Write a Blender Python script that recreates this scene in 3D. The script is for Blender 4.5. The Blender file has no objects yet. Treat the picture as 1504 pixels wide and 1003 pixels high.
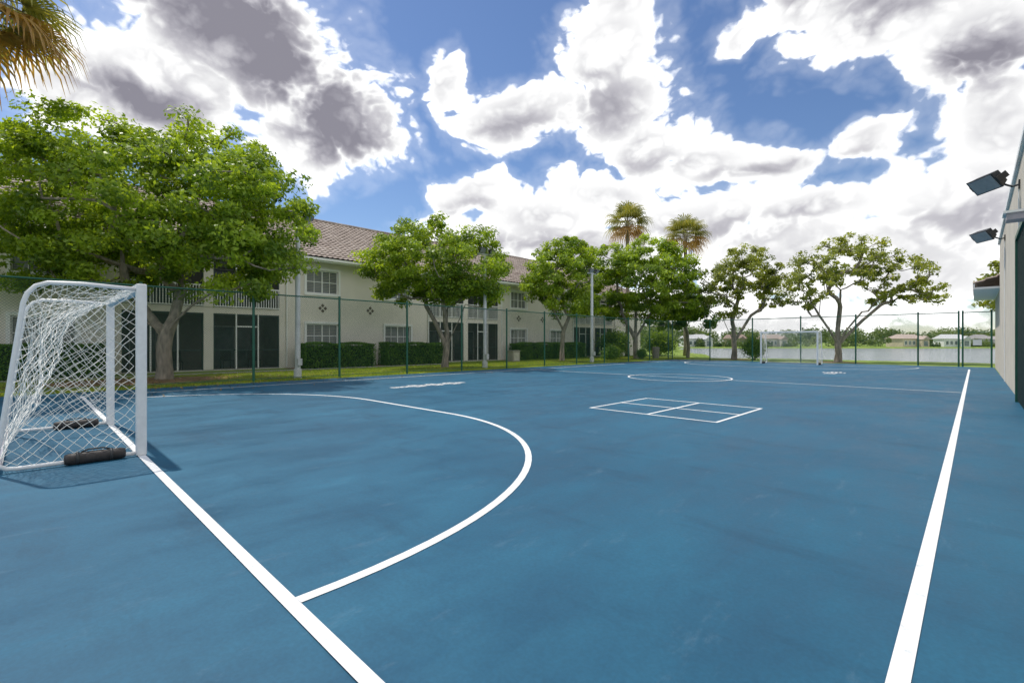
import bpy, math, random
import numpy as np
from mathutils import Vector
random.seed(7); rng=np.random.default_rng(11)
scene=bpy.context.scene
YAW=math.radians(44.36)
F=np.array([-math.sin(YAW),math.cos(YAW),0.0]); R=np.array([math.cos(YAW),math.sin(YAW),0.0])

# ------------------------------------------------------------ materials
def new_mat(name):
    m=bpy.data.materials.new(name); m.use_nodes=True
    nt=m.node_tree; b=nt.nodes['Principled BSDF']; return m,nt,b
def ramp(nt,fac,stops):
    r=nt.nodes.new('ShaderNodeValToRGB'); e=r.color_ramp.elements
    while len(e)<len(stops): e.new(0.5)
    for i,(p,c) in enumerate(stops):
        e[i].position=p; e[i].color=(*c,1)
    nt.links.new(fac,r.inputs['Fac']); return r.outputs['Color']
def noise(nt,scale,detail=4,rough=.55,coord=None,stretch=None):
    n=nt.nodes.new('ShaderNodeTexNoise'); n.inputs['Scale'].default_value=scale
    n.inputs['Detail'].default_value=detail; n.inputs['Roughness'].default_value=rough
    g=nt.nodes.new('ShaderNodeNewGeometry'); src=g.outputs['Position']
    if stretch:
        v=nt.nodes.new('ShaderNodeVectorMath'); v.operation='MULTIPLY'; v.inputs[1].default_value=stretch
        nt.links.new(src,v.inputs[0]); src=v.outputs[0]
    nt.links.new(src,n.inputs['Vector']); return n.outputs['Fac']
def mixc(nt,fac,a,b,mode='MIX'):
    m=nt.nodes.new('ShaderNodeMix'); m.data_type='RGBA'; m.blend_type=mode
    for k,v in ((0,fac),(6,a),(7,b)):
        if isinstance(v,(int,float)): m.inputs[k].default_value=v
        elif isinstance(v,tuple): m.inputs[k].default_value=(*v,1)
        else: nt.links.new(v,m.inputs[k])
    return m.outputs[2]
def bump(nt,b,h,strength=.3,dist=.02):
    n=nt.nodes.new('ShaderNodeBump'); n.inputs['Strength'].default_value=strength; n.inputs['Distance'].default_value=dist
    nt.links.new(h,n.inputs['Height']); nt.links.new(n.outputs[0],b.inputs['Normal'])
def simple(name,c,rough=.6,metal=0,var=.15,scale=6,bmp=0,bs=60,stretch=None):
    m,nt,b=new_mat(name)
    c1=tuple(x*(1-var) for x in c); c2=tuple(min(1,x*(1+var)) for x in c)
    nt.links.new(ramp(nt,noise(nt,scale,4,stretch=stretch),[(.3,c1),(.7,c2)]),b.inputs['Base Color'])
    b.inputs['Roughness'].default_value=rough; b.inputs['Metallic'].default_value=metal
    if bmp: bump(nt,b,noise(nt,bs,3),bmp)
    return m
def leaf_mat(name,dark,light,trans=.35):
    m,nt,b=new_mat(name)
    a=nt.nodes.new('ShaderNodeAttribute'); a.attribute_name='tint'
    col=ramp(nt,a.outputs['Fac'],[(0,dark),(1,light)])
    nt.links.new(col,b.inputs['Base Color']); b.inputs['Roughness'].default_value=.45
    b.inputs['Specular IOR Level'].default_value=.4
    t=nt.nodes.new('ShaderNodeBsdfTranslucent')
    tc=mixc(nt,1.0,col,(1.9,1.7,.7),'MULTIPLY'); nt.links.new(tc,t.inputs['Color'])
    mx=nt.nodes.new('ShaderNodeMixShader'); mx.inputs[0].default_value=trans
    nt.links.new(b.outputs[0],mx.inputs[1]); nt.links.new(t.outputs[0],mx.inputs[2])
    nt.links.new(mx.outputs[0],nt.nodes['Material Output'].inputs['Surface']); return m

M={}
m,nt,b=new_mat('blue_acrylic_court')
n1=noise(nt,.35,4,.6); n2=noise(nt,1.6,6,.7,stretch=(1,.4,1)); n3=noise(nt,55,2)
c=ramp(nt,n1,[(.3,(.010,.086,.162)),(.7,(.018,.124,.216))])
c=mixc(nt,.8,c,ramp(nt,n2,[(.3,(.66,.70,.75)),(.7,(1.27,1.22,1.16))]),'MULTIPLY')
spots=ramp(nt,noise(nt,1.1,7,.72,stretch=(.5,1.8,1)),[(.54,(1,1,1)),(.76,(.55,.6,.64))])
c=mixc(nt,.8,c,spots,'MULTIPLY')
c=mixc(nt,.18,c,ramp(nt,n3,[(.35,(.6,.6,.6)),(.7,(1.4,1.4,1.4))]),'MULTIPLY')
scuff=ramp(nt,noise(nt,3.2,8,.78,stretch=(1.5,.5,1)),[(.58,(0,0,0)),(.74,(.24,.24,.24))])
c=mixc(nt,scuff,c,(.20,.29,.37))
dk=ramp(nt,noise(nt,7,5,.8,stretch=(.35,1.4,1)),[(.66,(1,1,1)),(.73,(.66,.68,.72))])
c=mixc(nt,.8,c,dk,'MULTIPLY')
nt.links.new(c,b.inputs['Base Color'])
nt.links.new(ramp(nt,n2,[(.3,(.44,.44,.44)),(.7,(.66,.66,.66))]),b.inputs['Roughness'])
b.inputs['Specular IOR Level'].default_value=.36
M['court']=m
m,nt,b=new_mat('white_line_paint')
nt.links.new(ramp(nt,noise(nt,9,6,.75),[(.28,(.50,.56,.61)),(.42,(.82,.83,.83))]),b.inputs['Base Color']); b.inputs['Roughness'].default_value=.6
M['line']=m
m,nt,b=new_mat('grass_ground')
g=ramp(nt,noise(nt,.5,5,.6),[(.25,(.12,.20,.02)),(.5,(.20,.30,.03)),(.75,(.31,.36,.055))])
g=mixc(nt,.6,g,ramp(nt,noise(nt,14,5,.7),[(.3,(.55,.55,.5)),(.7,(1.45,1.4,1.4))]),'MULTIPLY')
br=ramp(nt,noise(nt,.9,7,.75),[(.60,(0,0,0)),(.70,(.7,.7,.7))])
g=mixc(nt,br,g,(.26,.17,.09))
nt.links.new(g,b.inputs['Base Color']); b.inputs['Roughness'].default_value=.9
bump(nt,b,noise(nt,40,3),.6,.04); M['ground']=m
M['mulch']=simple('mulch',(.27,.15,.09),.95,var=.6,scale=22,bmp=.8,bs=40)
M['concrete']=simple('concrete',(.48,.45,.41),.85,var=.15,scale=4)
m,nt,b=new_mat('lake_water'); b.inputs['Base Color'].default_value=(.17,.21,.23,1); b.inputs['Roughness'].default_value=.13
b.inputs['Specular IOR Level'].default_value=.8
bump(nt,b,noise(nt,1.2,5,.65),.9,.34); M['water']=m
M['stucco']=simple('beige_stucco',(.76,.71,.64),.9,var=.05,scale=.8,bmp=.2,bs=90)
M['stucco2']=simple('cream_stucco',(.60,.54,.45),.9,var=.08,scale=1.2,bmp=.35,bs=50)
M['trim']=simple('white_trim',(.83,.83,.81),.6,var=.03)
M['white']=simple('white_painted_metal',(.80,.81,.82),.35,var=.06,scale=12)
M['pole']=simple('galvanised_pole',(.62,.63,.63),.5,.1,var=.1,scale=3)
M['green']=simple('green_vinyl_metal',(.014,.10,.062),.4,var=.15)
M['dkframe']=simple('bronze_frame',(.035,.06,.058),.5)
M['brown']=simple('brown_tile',(.13,.10,.08),.6)
M['bar']=simple('grey_net_bar',(.38,.36,.40),.45)
M['net']=simple('net_cord',(.82,.82,.78),.8,var=.05)
M['bag']=simple('black_anchor_bag',(.04,.034,.032),.6,var=.4,scale=14,bmp=.2,bs=14)
M['bark']=simple('bark',(.27,.23,.19),.9,var=.45,scale=9,bmp=.7,bs=18,stretch=(1,1,.3))
M['palmbark']=simple('palm_bark',(.30,.25,.19),.95,var=.3,scale=5,bmp=.8,bs=9,stretch=(1,1,3))
M['black']=simple('black_metal',(.035,.035,.036),.5)
M['lamp_glass']=simple('lamp_glass',(.30,.31,.32),.15,var=.1)
M['inner']=simple('patio_interior',(.34,.31,.27),.9,var=.12,scale=2)
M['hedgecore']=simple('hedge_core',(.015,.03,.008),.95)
m,nt,b=new_mat('window_glass')
nt.links.new(ramp(nt,noise(nt,.9,3),[(.3,(.07,.10,.12)),(.7,(.25,.29,.31))]),b.inputs['Base Color']); b.inputs['Roughness'].default_value=.08
b.inputs['Specular IOR Level'].default_value=.8; M['glass']=m
m,nt,b=new_mat('patio_screen'); b.inputs['Base Color'].default_value=(.018,.024,.026,1); b.inputs['Roughness'].default_value=.7
b.inputs['Alpha'].default_value=.55; M['screen']=m
m,nt,b=new_mat('clay_roof_tiles')
c=ramp(nt,noise(nt,1.3,6,.7),[(.3,(.255,.20,.17)),(.5,(.36,.295,.255)),(.7,(.46,.395,.35))])
c=mixc(nt,.7,c,ramp(nt,noise(nt,6,3,.7,stretch=(1,1,.5)),[(.3,(.55,.53,.52)),(.7,(1.3,1.3,1.3))]),'MULTIPLY')
nt.links.new(c,b.inputs['Base Color']); b.inputs['Roughness'].default_value=.85; M['tile']=m
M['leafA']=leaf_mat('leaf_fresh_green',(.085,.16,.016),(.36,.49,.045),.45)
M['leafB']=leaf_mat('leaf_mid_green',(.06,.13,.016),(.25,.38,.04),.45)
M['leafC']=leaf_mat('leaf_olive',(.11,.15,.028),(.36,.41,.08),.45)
M['hedge']=leaf_mat('leaf_hedge',(.045,.12,.02),(.18,.31,.04),.3)
M['far']=leaf_mat('leaf_distant',(.06,.11,.035),(.20,.26,.10),.3)
M['palmleaf']=leaf_mat('leaf_palm',(.10,.14,.035),(.36,.34,.10),.35)
M['palmdry']=leaf_mat('leaf_palm_dry',(.28,.15,.05),(.46,.30,.11),.35)
M['blade']=leaf_mat('grass_blade',(.15,.24,.03),(.38,.44,.07),.35)
M['litter']=leaf_mat('fallen_leaf',(.10,.055,.03),(.32,.22,.07),.1)

# ------------------------------------------------------------ mesh builder
class MB:
    def __init__(s): s.v=[]; s.f=[]; s.m=[]; s.mats=[]
    def mi(s,mat):
        if mat not in s.mats: s.mats.append(mat)
        return s.mats.index(mat)
    def add(s,vs,fs,mat):
        o=len(s.v); s.v+= [tuple(map(float,p)) for p in vs]; k=s.mi(mat)
        for f in fs: s.f.append(tuple(i+o for i in f)); s.m.append(k)
    def box(s,x0,x1,y0,y1,z0,z1,mat):
        vs=[(x,y,z) for z in (z0,z1) for y in (y0,y1) for x in (x0,x1)]
        s.add(vs,[(0,2,3,1),(4,5,7,6),(0,1,5,4),(2,6,7,3),(0,4,6,2),(1,3,7,5)],mat)
    def obox(s,c,ax,ay,az,mat,taper=1.0):
        c=np.array(c,float); ax,ay,az=[np.array(a,float) for a in (ax,ay,az)]
        vs=[]
        for k in (-1,1):
            t=1 if k<0 else taper
            for j in (-1,1):
                for i in (-1,1): vs.append(c+ax*i*t+ay*j*t+az*k)
        s.add(vs,[(0,2,3,1),(4,5,7,6),(0,1,5,4),(2,6,7,3),(0,4,6,2),(1,3,7,5)],mat)
    def tube(s,pts,rad,mat,seg=6,caps=True):
        pts=np.array(pts,float); n=len(pts)
        if np.isscalar(rad): rad=[rad]*n
        t=np.gradient(pts,axis=0); t/= (np.linalg.norm(t,axis=1,keepdims=True)+1e-9)
        up=np.array([0,0,1.]) if abs(t[0][2])<.9 else np.array([1.,0,0])
        vs=[]; a=np.cross(up,t[0]); a/=np.linalg.norm(a)
        for i in range(n):
            a=a-t[i]*np.dot(a,t[i]); a/=np.linalg.norm(a)+1e-9; b2=np.cross(t[i],a)
            for k in range(seg):
                th=2*math.pi*k/seg; vs.append(pts[i]+rad[i]*(math.cos(th)*a+math.sin(th)*b2))
        fs=[(i*seg+k,i*seg+(k+1)%seg,(i+1)*seg+(k+1)%seg,(i+1)*seg+k) for i in range(n-1) for k in range(seg)]
        if caps: fs+=[tuple(range(seg))[::-1],tuple((n-1)*seg+k for k in range(seg))]
        s.add(vs,fs,mat)
    def obj(s,name,parent=None,smooth=False,bevel=0):
        me=bpy.data.meshes.new(name); me.from_pydata(s.v,[],s.f)
        for mt in s.mats: me.materials.append(mt)
        me.polygons.foreach_set('material_index',s.m)
        if smooth: me.polygons.foreach_set('use_smooth',[True]*len(s.f))
        me.update(); o=bpy.data.objects.new(name,me); scene.collection.objects.link(o)
        if parent: o.parent=parent
        if bevel:
            bm=o.modifiers.new('bev','BEVEL'); bm.width=bevel; bm.segments=2; bm.limit_method='ANGLE'
        return o
def empty(name):
    e=bpy.data.objects.new(name,None); scene.collection.objects.link(e); return e

def leaves_obj(name,cen,size,mat,tint,parent=None,upbias=.5,aspect=.45,nrm=None):
    n=len(cen)
    u=rng.normal(size=(n,3)); u/=np.linalg.norm(u,axis=1,keepdims=True)
    nn=rng.normal(size=(n,3)); nn[:,2]+=upbias*2
    if nrm is not None: nn+=nrm
    nn/=np.linalg.norm(nn,axis=1,keepdims=True)
    u=u-nn*np.sum(u*nn,axis=1,keepdims=True); u/=np.linalg.norm(u,axis=1,keepdims=True)+1e-9
    v=np.cross(nn,u)
    sz=(size*rng.uniform(.6,1.35,n))[:,None]
    P=np.empty((n,4,3)); P[:,0]=cen-u*sz*.5; P[:,1]=cen+v*sz*aspect*.5+nn*sz*.06; P[:,2]=cen+u*sz*.5; P[:,3]=cen-v*sz*aspect*.5+nn*sz*.06
    return quads(name,P,mat,tint,parent)
def quads(name,P,mat,tint,parent=None):
    n=len(P); me=bpy.data.meshes.new(name); me.vertices.add(n*4); me.vertices.foreach_set('co',P.astype(np.float32).ravel())
    me.loops.add(n*4); me.loops.foreach_set('vertex_index',np.arange(n*4,dtype=np.int32))
    me.polygons.add(n); me.polygons.foreach_set('loop_start',np.arange(0,n*4,4,dtype=np.int32))
    me.update(calc_edges=True)
    at=me.attributes.new('tint','FLOAT','FACE'); at.data.foreach_set('value',np.clip(tint,0,1).astype(np.float32))
    me.materials.append(mat); me.validate()
    o=bpy.data.objects.new(name,me); scene.collection.objects.link(o)
    if parent: o.parent=parent
    return o

# ------------------------------------------------------------ camera, sun, sky
cam=bpy.data.cameras.new('camera'); co=bpy.data.objects.new('camera',cam); scene.collection.objects.link(co)
co.location=(0,0,1.35); co.rotation_euler=(math.radians(90),0,YAW)
cam.sensor_width=36; cam.lens=16.66; cam.shift_y=.001; cam.clip_start=.05; cam.clip_end=6000
scene.camera=co
EL=math.radians(62); AZ=math.radians(-98)
sd=Vector((math.sin(AZ)*math.cos(EL),math.cos(AZ)*math.cos(EL),math.sin(EL)))
sl=bpy.data.lights.new('sun','SUN'); so=bpy.data.objects.new('sun',sl); scene.collection.objects.link(so)
sl.energy=3.3; sl.angle=math.radians(1.0); sl.color=(1,.95,.86); so.rotation_euler=sd.to_track_quat('Z','Y').to_euler()

w=bpy.data.worlds.new('World'); scene.world=w; w.use_nodes=True; nt=w.node_tree; nt.nodes.clear()
try:
    w.cycles.sampling_method='MANUAL'; w.cycles.sample_map_resolution=256
except Exception: pass
L=nt.links
def mth(op,a,b=None,c=None,clamp=False):
    n=nt.nodes.new('ShaderNodeMath'); n.operation=op; n.use_clamp=clamp
    for i,x in enumerate((a,b,c)):
        if x is None: continue
        if isinstance(x,(int,float)): n.inputs[i].default_value=x
        else: L.new(x,n.inputs[i])
    return n.outputs[0]
def vm(op,a,b=None,c=None,out=0):
    n=nt.nodes.new('ShaderNodeVectorMath'); n.operation=op
    for i,x in enumerate((a,b,c)):
        if x is None: continue
        if isinstance(x,tuple): n.inputs[i].default_value=x
        else: L.new(x,n.inputs[i])
    return n.outputs[out]
def sstep(x,a,b,lo=0,hi=1):
    n=nt.nodes.new('ShaderNodeMapRange'); n.interpolation_type='SMOOTHSTEP'; L.new(x,n.inputs[0])
    for i,v in zip((1,2,3,4),(a,b,lo,hi)): n.inputs[i].default_value=v
    return n.outputs[0]
sky=nt.nodes.new('ShaderNodeTexSky'); sky.sky_type='NISHITA'; sky.sun_disc=False
sky.sun_elevation=EL; sky.sun_rotation=AZ%(2*math.pi); sky.air_density=1.0; sky.dust_density=.3; sky.ozone_density=3.0
hs=nt.nodes.new('ShaderNodeHueSaturation'); hs.inputs['Hue'].default_value=.505; hs.inputs['Saturation'].default_value=1.10; hs.inputs['Value'].default_value=1.02
L.new(sky.outputs[0],hs.inputs['Color'])
bg1=nt.nodes.new('ShaderNodeBackground'); bg1.inputs[1].default_value=.12; L.new(hs.outputs[0],bg1.inputs[0])
tc=nt.nodes.new('ShaderNodeTexCoord'); D=tc.outputs['Generated']
sx=nt.nodes.new('ShaderNodeSeparateXYZ'); L.new(D,sx.inputs[0])
az=mth('DEGREES',mth('ARCTAN2',sx.outputs[0],sx.outputs[1])); el=mth('DEGREES',mth('ARCSINE',sx.outputs[2]))
cb=nt.nodes.new('ShaderNodeCombineXYZ'); L.new(az,cb.inputs[0]); L.new(el,cb.inputs[1])
DS=vm('MULTIPLY',D,(1,1,1.3))
def wnoise(scale,detail,rough,off=(0,0,0),col=False,src=None):
    n=nt.nodes.new('ShaderNodeTexNoise'); n.inputs['Scale'].default_value=scale; n.inputs['Detail'].default_value=detail
    n.inputs['Roughness'].default_value=rough
    L.new(vm('ADD',src or DS,off),n.inputs['Vector']); return n.outputs['Color' if col else 'Fac']
wc=wnoise(5,2,.5,col=True)
P0=vm('ADD',cb.outputs[0],vm('MULTIPLY',vm('SUBTRACT',wc,(.5,.5,.5)),(8,6,0)))
def field(bl,k):
    cur=None
    for (a,e,rx,ry) in bl:
        a=a-44.36
        l=vm('LENGTH',vm('MULTIPLY_ADD',P0,(1/rx,1/ry,0),(-a/rx,-e/ry,0)),out=1)
        cur=l if cur is None else mth('SMOOTH_MIN',cur,l,k)
    return mth('SUBTRACT',1.0,cur)
blobs=[(-28,29.5,10,8),(-19.6,24.0,7.6,6.6),(-37,23.3,9.5,5.0),(-43,20.6,5.5,3.0),(-33,31,9.5,5.5),(-23.5,20.2,6.5,4.2),(-30,38,10,9),
(10.8,31.0,7.0,5.6),(1,25.4,9,4.0),(13,25,7.5,5),(-8.0,28.6,3.0,2.7),(12,35,4.4,3.4),(17,21.5,7.2,3.0),
(-4.3,17.2,6.6,2.6),(4,14.2,10,3.1),(-4.2,12.2,8.5,3.0),(12,16.8,8.2,3.2),(22.5,19,6.8,3.2),(28.5,17.4,5.4,2.5),(19.6,13.4,11,3.4),(32.8,13.2,8.6,2.2),(36.1,18.3,4.6,2.1),(29.8,9.2,14,3.8),(8,10,15,4),(-12,8.5,10,3.2),
(39,28.6,10,4.2),(31.6,31.8,5.8,4.0),(45.5,24.4,7.2,5.4),(38,36,14,7),
(46.5,17.2,5.0,4.8),(44.5,12,8.4,5.2),(40.7,6.5,13,4.4),
(24.2,29.9,2.3,2.0),(-46,6,12,4),(-30,5,13,4),(5,2.5,45,5),
(-85,30,22,14),(-125,40,30,22),(80,34,24,26),(110,30,34,28),(140,35,30,28),(175,35,34,26),(-165,30,34,22),(-10,68,20,11),(90,66,40,14)]  # unseen clouds outside the view, added as fill light for the facade
d=field(blobs,.15)
greyA=field([(-23.5,27,12,8.5),(-31,34,13,10),(-19.5,21.8,7,5),(-38,22.5,7,2.4),(41,33.5,15,6.5),(46.5,22.0,7,3.2)],.3)
greyB=field([(11,26.5,8,5),(2,23.8,9,2.4),(16,20.2,8,2.2),(24,12.0,16,2.0),(5,11.6,14,1.8),(-6,15.6,7,1.6),(42,10,9,2.5),(36,16.8,6,1.2),(25,17.2,7,1.3)],.3)
D2=vm('ADD',DS,vm('MULTIPLY',vm('SUBTRACT',wc,(.5,.5,.5)),(.10,.10,.10)))
bA=mth('ABSOLUTE',mth('SUBTRACT',wnoise(10,1.5,.5,src=D2),.5))
bB=mth('ABSOLUTE',mth('SUBTRACT',wnoise(24,2,.55,off=(4,2,1),src=D2),.5))
nF=wnoise(40,5,.6,off=(1,5,2)); nC=wnoise(4,3,.5,off=(3,1,2)); nM=wnoise(14,6,.6,off=(7,3,4))
bil=mth('ADD',mth('MULTIPLY',mth('SUBTRACT',bA,.085),2.5),mth('ADD',mth('MULTIPLY',mth('SUBTRACT',bB,.085),1.5),mth('MULTIPLY',mth('SUBTRACT',nF,.5),.45)))
big=mth('MULTIPLY',mth('SUBTRACT',nC,.5),.7)
dens=mth('SUBTRACT',mth('ADD',mth('ADD',mth('MULTIPLY',d,1.3),big),bil),.07)
alpha=mth('MAXIMUM',sstep(dens,-.10,.26),sstep(dens,-.7,.2,0,.14))
core=sstep(dens,.08,.75)
soft=mth('ADD',mth('MULTIPLY',mth('SUBTRACT',nM,.5),.75),mth('MULTIPLY',bil,-.30))
gA=sstep(mth('ADD',greyA,soft),-.05,.80)
gB=mth('MULTIPLY',sstep(mth('ADD',greyB,soft),-.05,.9),.50)
g0=mth('MAXIMUM',gA,gB)
shade=mth('ADD',mth('MULTIPLY',mth('MULTIPLY',g0,core),.85),mth('MULTIPLY',core,mth('ADD',.20,mth('MULTIPLY',bil,-.50))),clamp=True)
cr=nt.nodes.new('ShaderNodeValToRGB'); L.new(shade,cr.inputs[0]); e=cr.color_ramp.elements
e[0].position=0; e[0].color=(.92,.92,.92,1); e[1].position=1; e[1].color=(.165,.16,.19,1)
for p_,c_ in ((.12,(.62,.62,.62)),(.30,(.485,.485,.495)),(.50,(.355,.35,.375)),(.75,(.245,.24,.27))):
    x=e.new(p_); x.color=(*c_,1)
bg2=nt.nodes.new('ShaderNodeBackground'); L.new(cr.outputs[0],bg2.inputs[0]); bg2.inputs[1].default_value=1.7
mx=nt.nodes.new('ShaderNodeMixShader'); L.new(alpha,mx.inputs[0]); L.new(bg1.outputs[0],mx.inputs[1]); L.new(bg2.outputs[0],mx.inputs[2])
out=nt.nodes.new('ShaderNodeOutputWorld'); L.new(mx.outputs[0],out.inputs[0])
scene.view_settings.view_transform='Standard'; scene.view_settings.look='None'; scene.view_settings.exposure=0

# ------------------------------------------------------------ terrain, water, court
def lake_sd(x,y):
    dd=F[0]*x+F[1]*y
    a=y-44+.7*np.sin(x*.25)
    b2=137-dd+2.5*np.sin(x*.09)
    ln=((x+18.5)*(128-44)-(y-44)*(-62+18.5))/math.hypot(84,43.5)
    return np.minimum(np.minimum(a,b2),ln+1.5*np.sin(y*.2))
xs=np.concatenate([[-3000,-1200,-500,-250,-160],np.arange(-120,90,2.0),[100,130,180,260,500,1200,3000]])
ys=np.concatenate([[-3000,-1000,-300,-100,-40,0,30],np.arange(38,260,2.0),[280,340,500,1000,3000]])
X,Y=np.meshgrid(xs,ys); s=np.clip(lake_sd(X,Y)/3.0,0,1); s=s*s*(3-2*s); s=np.where((X<160)&(Y<260),s,0)
Z=-1.6*s
nx=len(xs); g=MB(); k=g.mi(M['ground'])
g.v=[(float(a),float(b_),float(c_)) for a,b_,c_ in zip(X.ravel(),Y.ravel(),Z.ravel())]
for j in range(len(ys)-1):
    for i in range(nx-1): g.f.append((j*nx+i,j*nx+i+1,(j+1)*nx+i+1,(j+1)*nx+i)); g.m.append(k)
g.obj('ground',smooth=True)
wt=MB(); wt.box(-75,158,41,256,-.42,-.3,M['water']); wt.obj('lake_water')
CT=.03
ct=MB(); ct.box(-16.95,.716,-9,35.7,-.1,CT,M['court']); ct.obj('sports_court')
ap=MB(); ap.box(-24.1,-23.2,-30,18.2,-.05,.02,M['concrete']); ap.obj('concrete_path')

# lines
ln=MB()
def strip(pts,wd,z,closed=False):
    pts=np.array(pts,float); n=len(pts)
    t=np.roll(pts,-1,0)-np.roll(pts,1,0) if closed else np.gradient(pts,axis=0)
    t/=np.linalg.norm(t,axis=1,keepdims=True); nn=np.stack([-t[:,1],t[:,0]],1)*wd/2
    vs=[(*p,z) for p in pts-nn]+[(*p,z) for p in pts+nn]
    fs=[(i,(i+1)%n,n+(i+1)%n,n+i) for i in range(n if closed else n-1)]
    ln.add(vs,fs,M['line'])
W_=.072; z1=CT+.004; z2=CT+.008
XR=-.215; XL=-15.6; Y0=.93; Y1=32.2; YH=17.2
strip([(XR,Y0),(XR,Y1)],W_,z1)
strip([(XR,-9),(XR,Y0-.001)],W_,z1)
strip([(XL,Y0+.04),(XL,Y1)],W_,z1)
strip([(XL-.04,Y0),(XR-.04,Y0)],W_,z2)
strip([(XL+.04,Y1),(XR-.04,Y1)],W_,z1)
strip([(XL+.04,YH),(XR-.04,YH)],.06,z1)
circ=[(-8.0+1.83*math.cos(a),17.15+1.83*math.sin(a)) for a in np.linspace(0,2*math.pi,72,endpoint=False)]
strip(circ,.06,z2,True)
def darc(yb,sg,xa,xb,r):
    p=[(xa+r*math.cos(a),yb+sg*(.04+r*math.sin(a))) for a in np.linspace(0,math.pi/2,32)]
    p+=[(xb-r*math.sin(a),yb+sg*(.04+r*math.cos(a))) for a in np.linspace(0,math.pi/2,32)]
    strip(p,W_,z1)
darc(Y0,1,-7.0,-9.9,4.52); darc(Y1,-1,-6.6,-9.6,4.5)
a0,a1,b0,b1=-5.56,-3.06,7.96,10.25; lw=.055
for seg in ([(a0,b0),(a1,b0)],[(a0,b1),(a1,b1)]): strip([(seg[0][0]-lw/2,seg[0][1]),(seg[1][0]+lw/2,seg[1][1])],lw,z1)
for xx in (a0,a1): strip([(xx,b0+lw/2),(xx,b1-lw/2)],lw,z1)
xm=(a0+a1)/2; ym=(b0+b1)/2
strip([(a0+lw/2,ym),(a1-lw/2,ym)],lw,z1)
strip([(xm,b0+lw/2),(xm,ym-lw/2)],lw,z1); strip([(xm,ym+lw/2),(xm,b1-lw/2)],lw,z1)
def hop(cx,y0,n,sg=1,s=.36):
    yy=y0
    for i in range(n):
        dbl=(i in (2,4,6))
        for ox in ((-s/2,s/2) if dbl else (0,)):
            x_=cx+ox
            e_=.0275
            strip([(x_-s/2,yy+e_),(x_+s/2-.06,yy+e_)],.055,z1); strip([(x_-s/2,yy+s-e_-.02),(x_+s/2-.06,yy+s-e_-.02)],.055,z1)
            strip([(x_-s/2+e_,yy+.056),(x_-s/2+e_,yy+s-.076)],.055,z1+.002); strip([(x_+s/2-.087,yy+.056),(x_+s/2-.087,yy+s-.076)],.055,z1+.002)
            strip([(x_-.06,yy+s/2-.005),(x_+.03,yy+s/2-.005)],.12,z1)
        yy+=s*sg
hop(-12.1,7.4,8,1,.34); hop(-4.4,23.6,4,1,.45)
ln.obj('court_line_markings')

# ------------------------------------------------------------ fences
def fence(name,p0,p1,posts,h=3.0,z0=.03,postmat='green'):
    e_=MB(); p0=np.array(p0,float); p1=np.array(p1,float); Ln=np.linalg.norm(p1-p0); dr=(p1-p0)/Ln
    for q in posts:
        c=p0+dr*q; e_.tube([(c[0],c[1],-.05),(c[0],c[1],h+.05)],.042,M[postmat],10)
        e_.tube([(c[0],c[1],h+.05),(c[0],c[1],h+.09),(c[0],c[1],h+.11)],[.05,.045,.01],M[postmat],10)
    e_.tube([(*p0,h),(*p1,h)],.024,M[postmat],8)
    e_.tube([(*p0,.12),(*p1,.12)],.010,M[postmat],6)
    st=.075; n=int((Ln+h)/st); nrm=np.array([-dr[1],dr[0]])*.012
    za,zb=z0+.05,h
    for sg in (1,-1):
        for i in range(n):
            q0=i*st-(h if sg>0 else 0); q1=q0+h*sg
            t0,t1=0.,1.
            for lim in (0,Ln):
                t=(lim-q0)/(q1-q0)
                if 0<t<1:
                    if (q0<0 or q0>Ln) and ((lim==0)==(q0<0)): t0=t
                    else: t1=t
            if (q0<0 and q1<0) or (q0>Ln and q1>Ln): continue
            A=p0+dr*(q0+(q1-q0)*t0)+nrm*(.2*sg); B=p0+dr*(q0+(q1-q0)*t1)+nrm*(.2*sg)
            if abs(t1-t0)<.02: continue
            e_.tube([(*A,za+(zb-za)*t0),(*B,za+(zb-za)*t1)],.0023,M['green'],3,False)
    return e_.obj(name)
fence('chain_link_fence',(-17.3,-9.7),(-17.3,36),[i*3.0 for i in range(0,16)]+[45.7])
fence('chain_link_fence',(-17.22,36),(-.66,36),[2.9,5.9,8.9,11.9,14.85,16.56],3.0)
gt=fence('chain_link_gate',(-.5,36),(.62,36),[0.0,1.12],3.0)
gm=MB(); gm.tube([(-.45,36.0,.12),(.57,36,.12)],.02,M['green']); gm.tube([(-.45,36.0,1.9),(.57,36,1.9)],.02,M['green']); gm.box(-.1,.25,35.95,35.97,1.2,1.5,M['trim']); gm.obj('gate_frame',gt)

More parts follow.
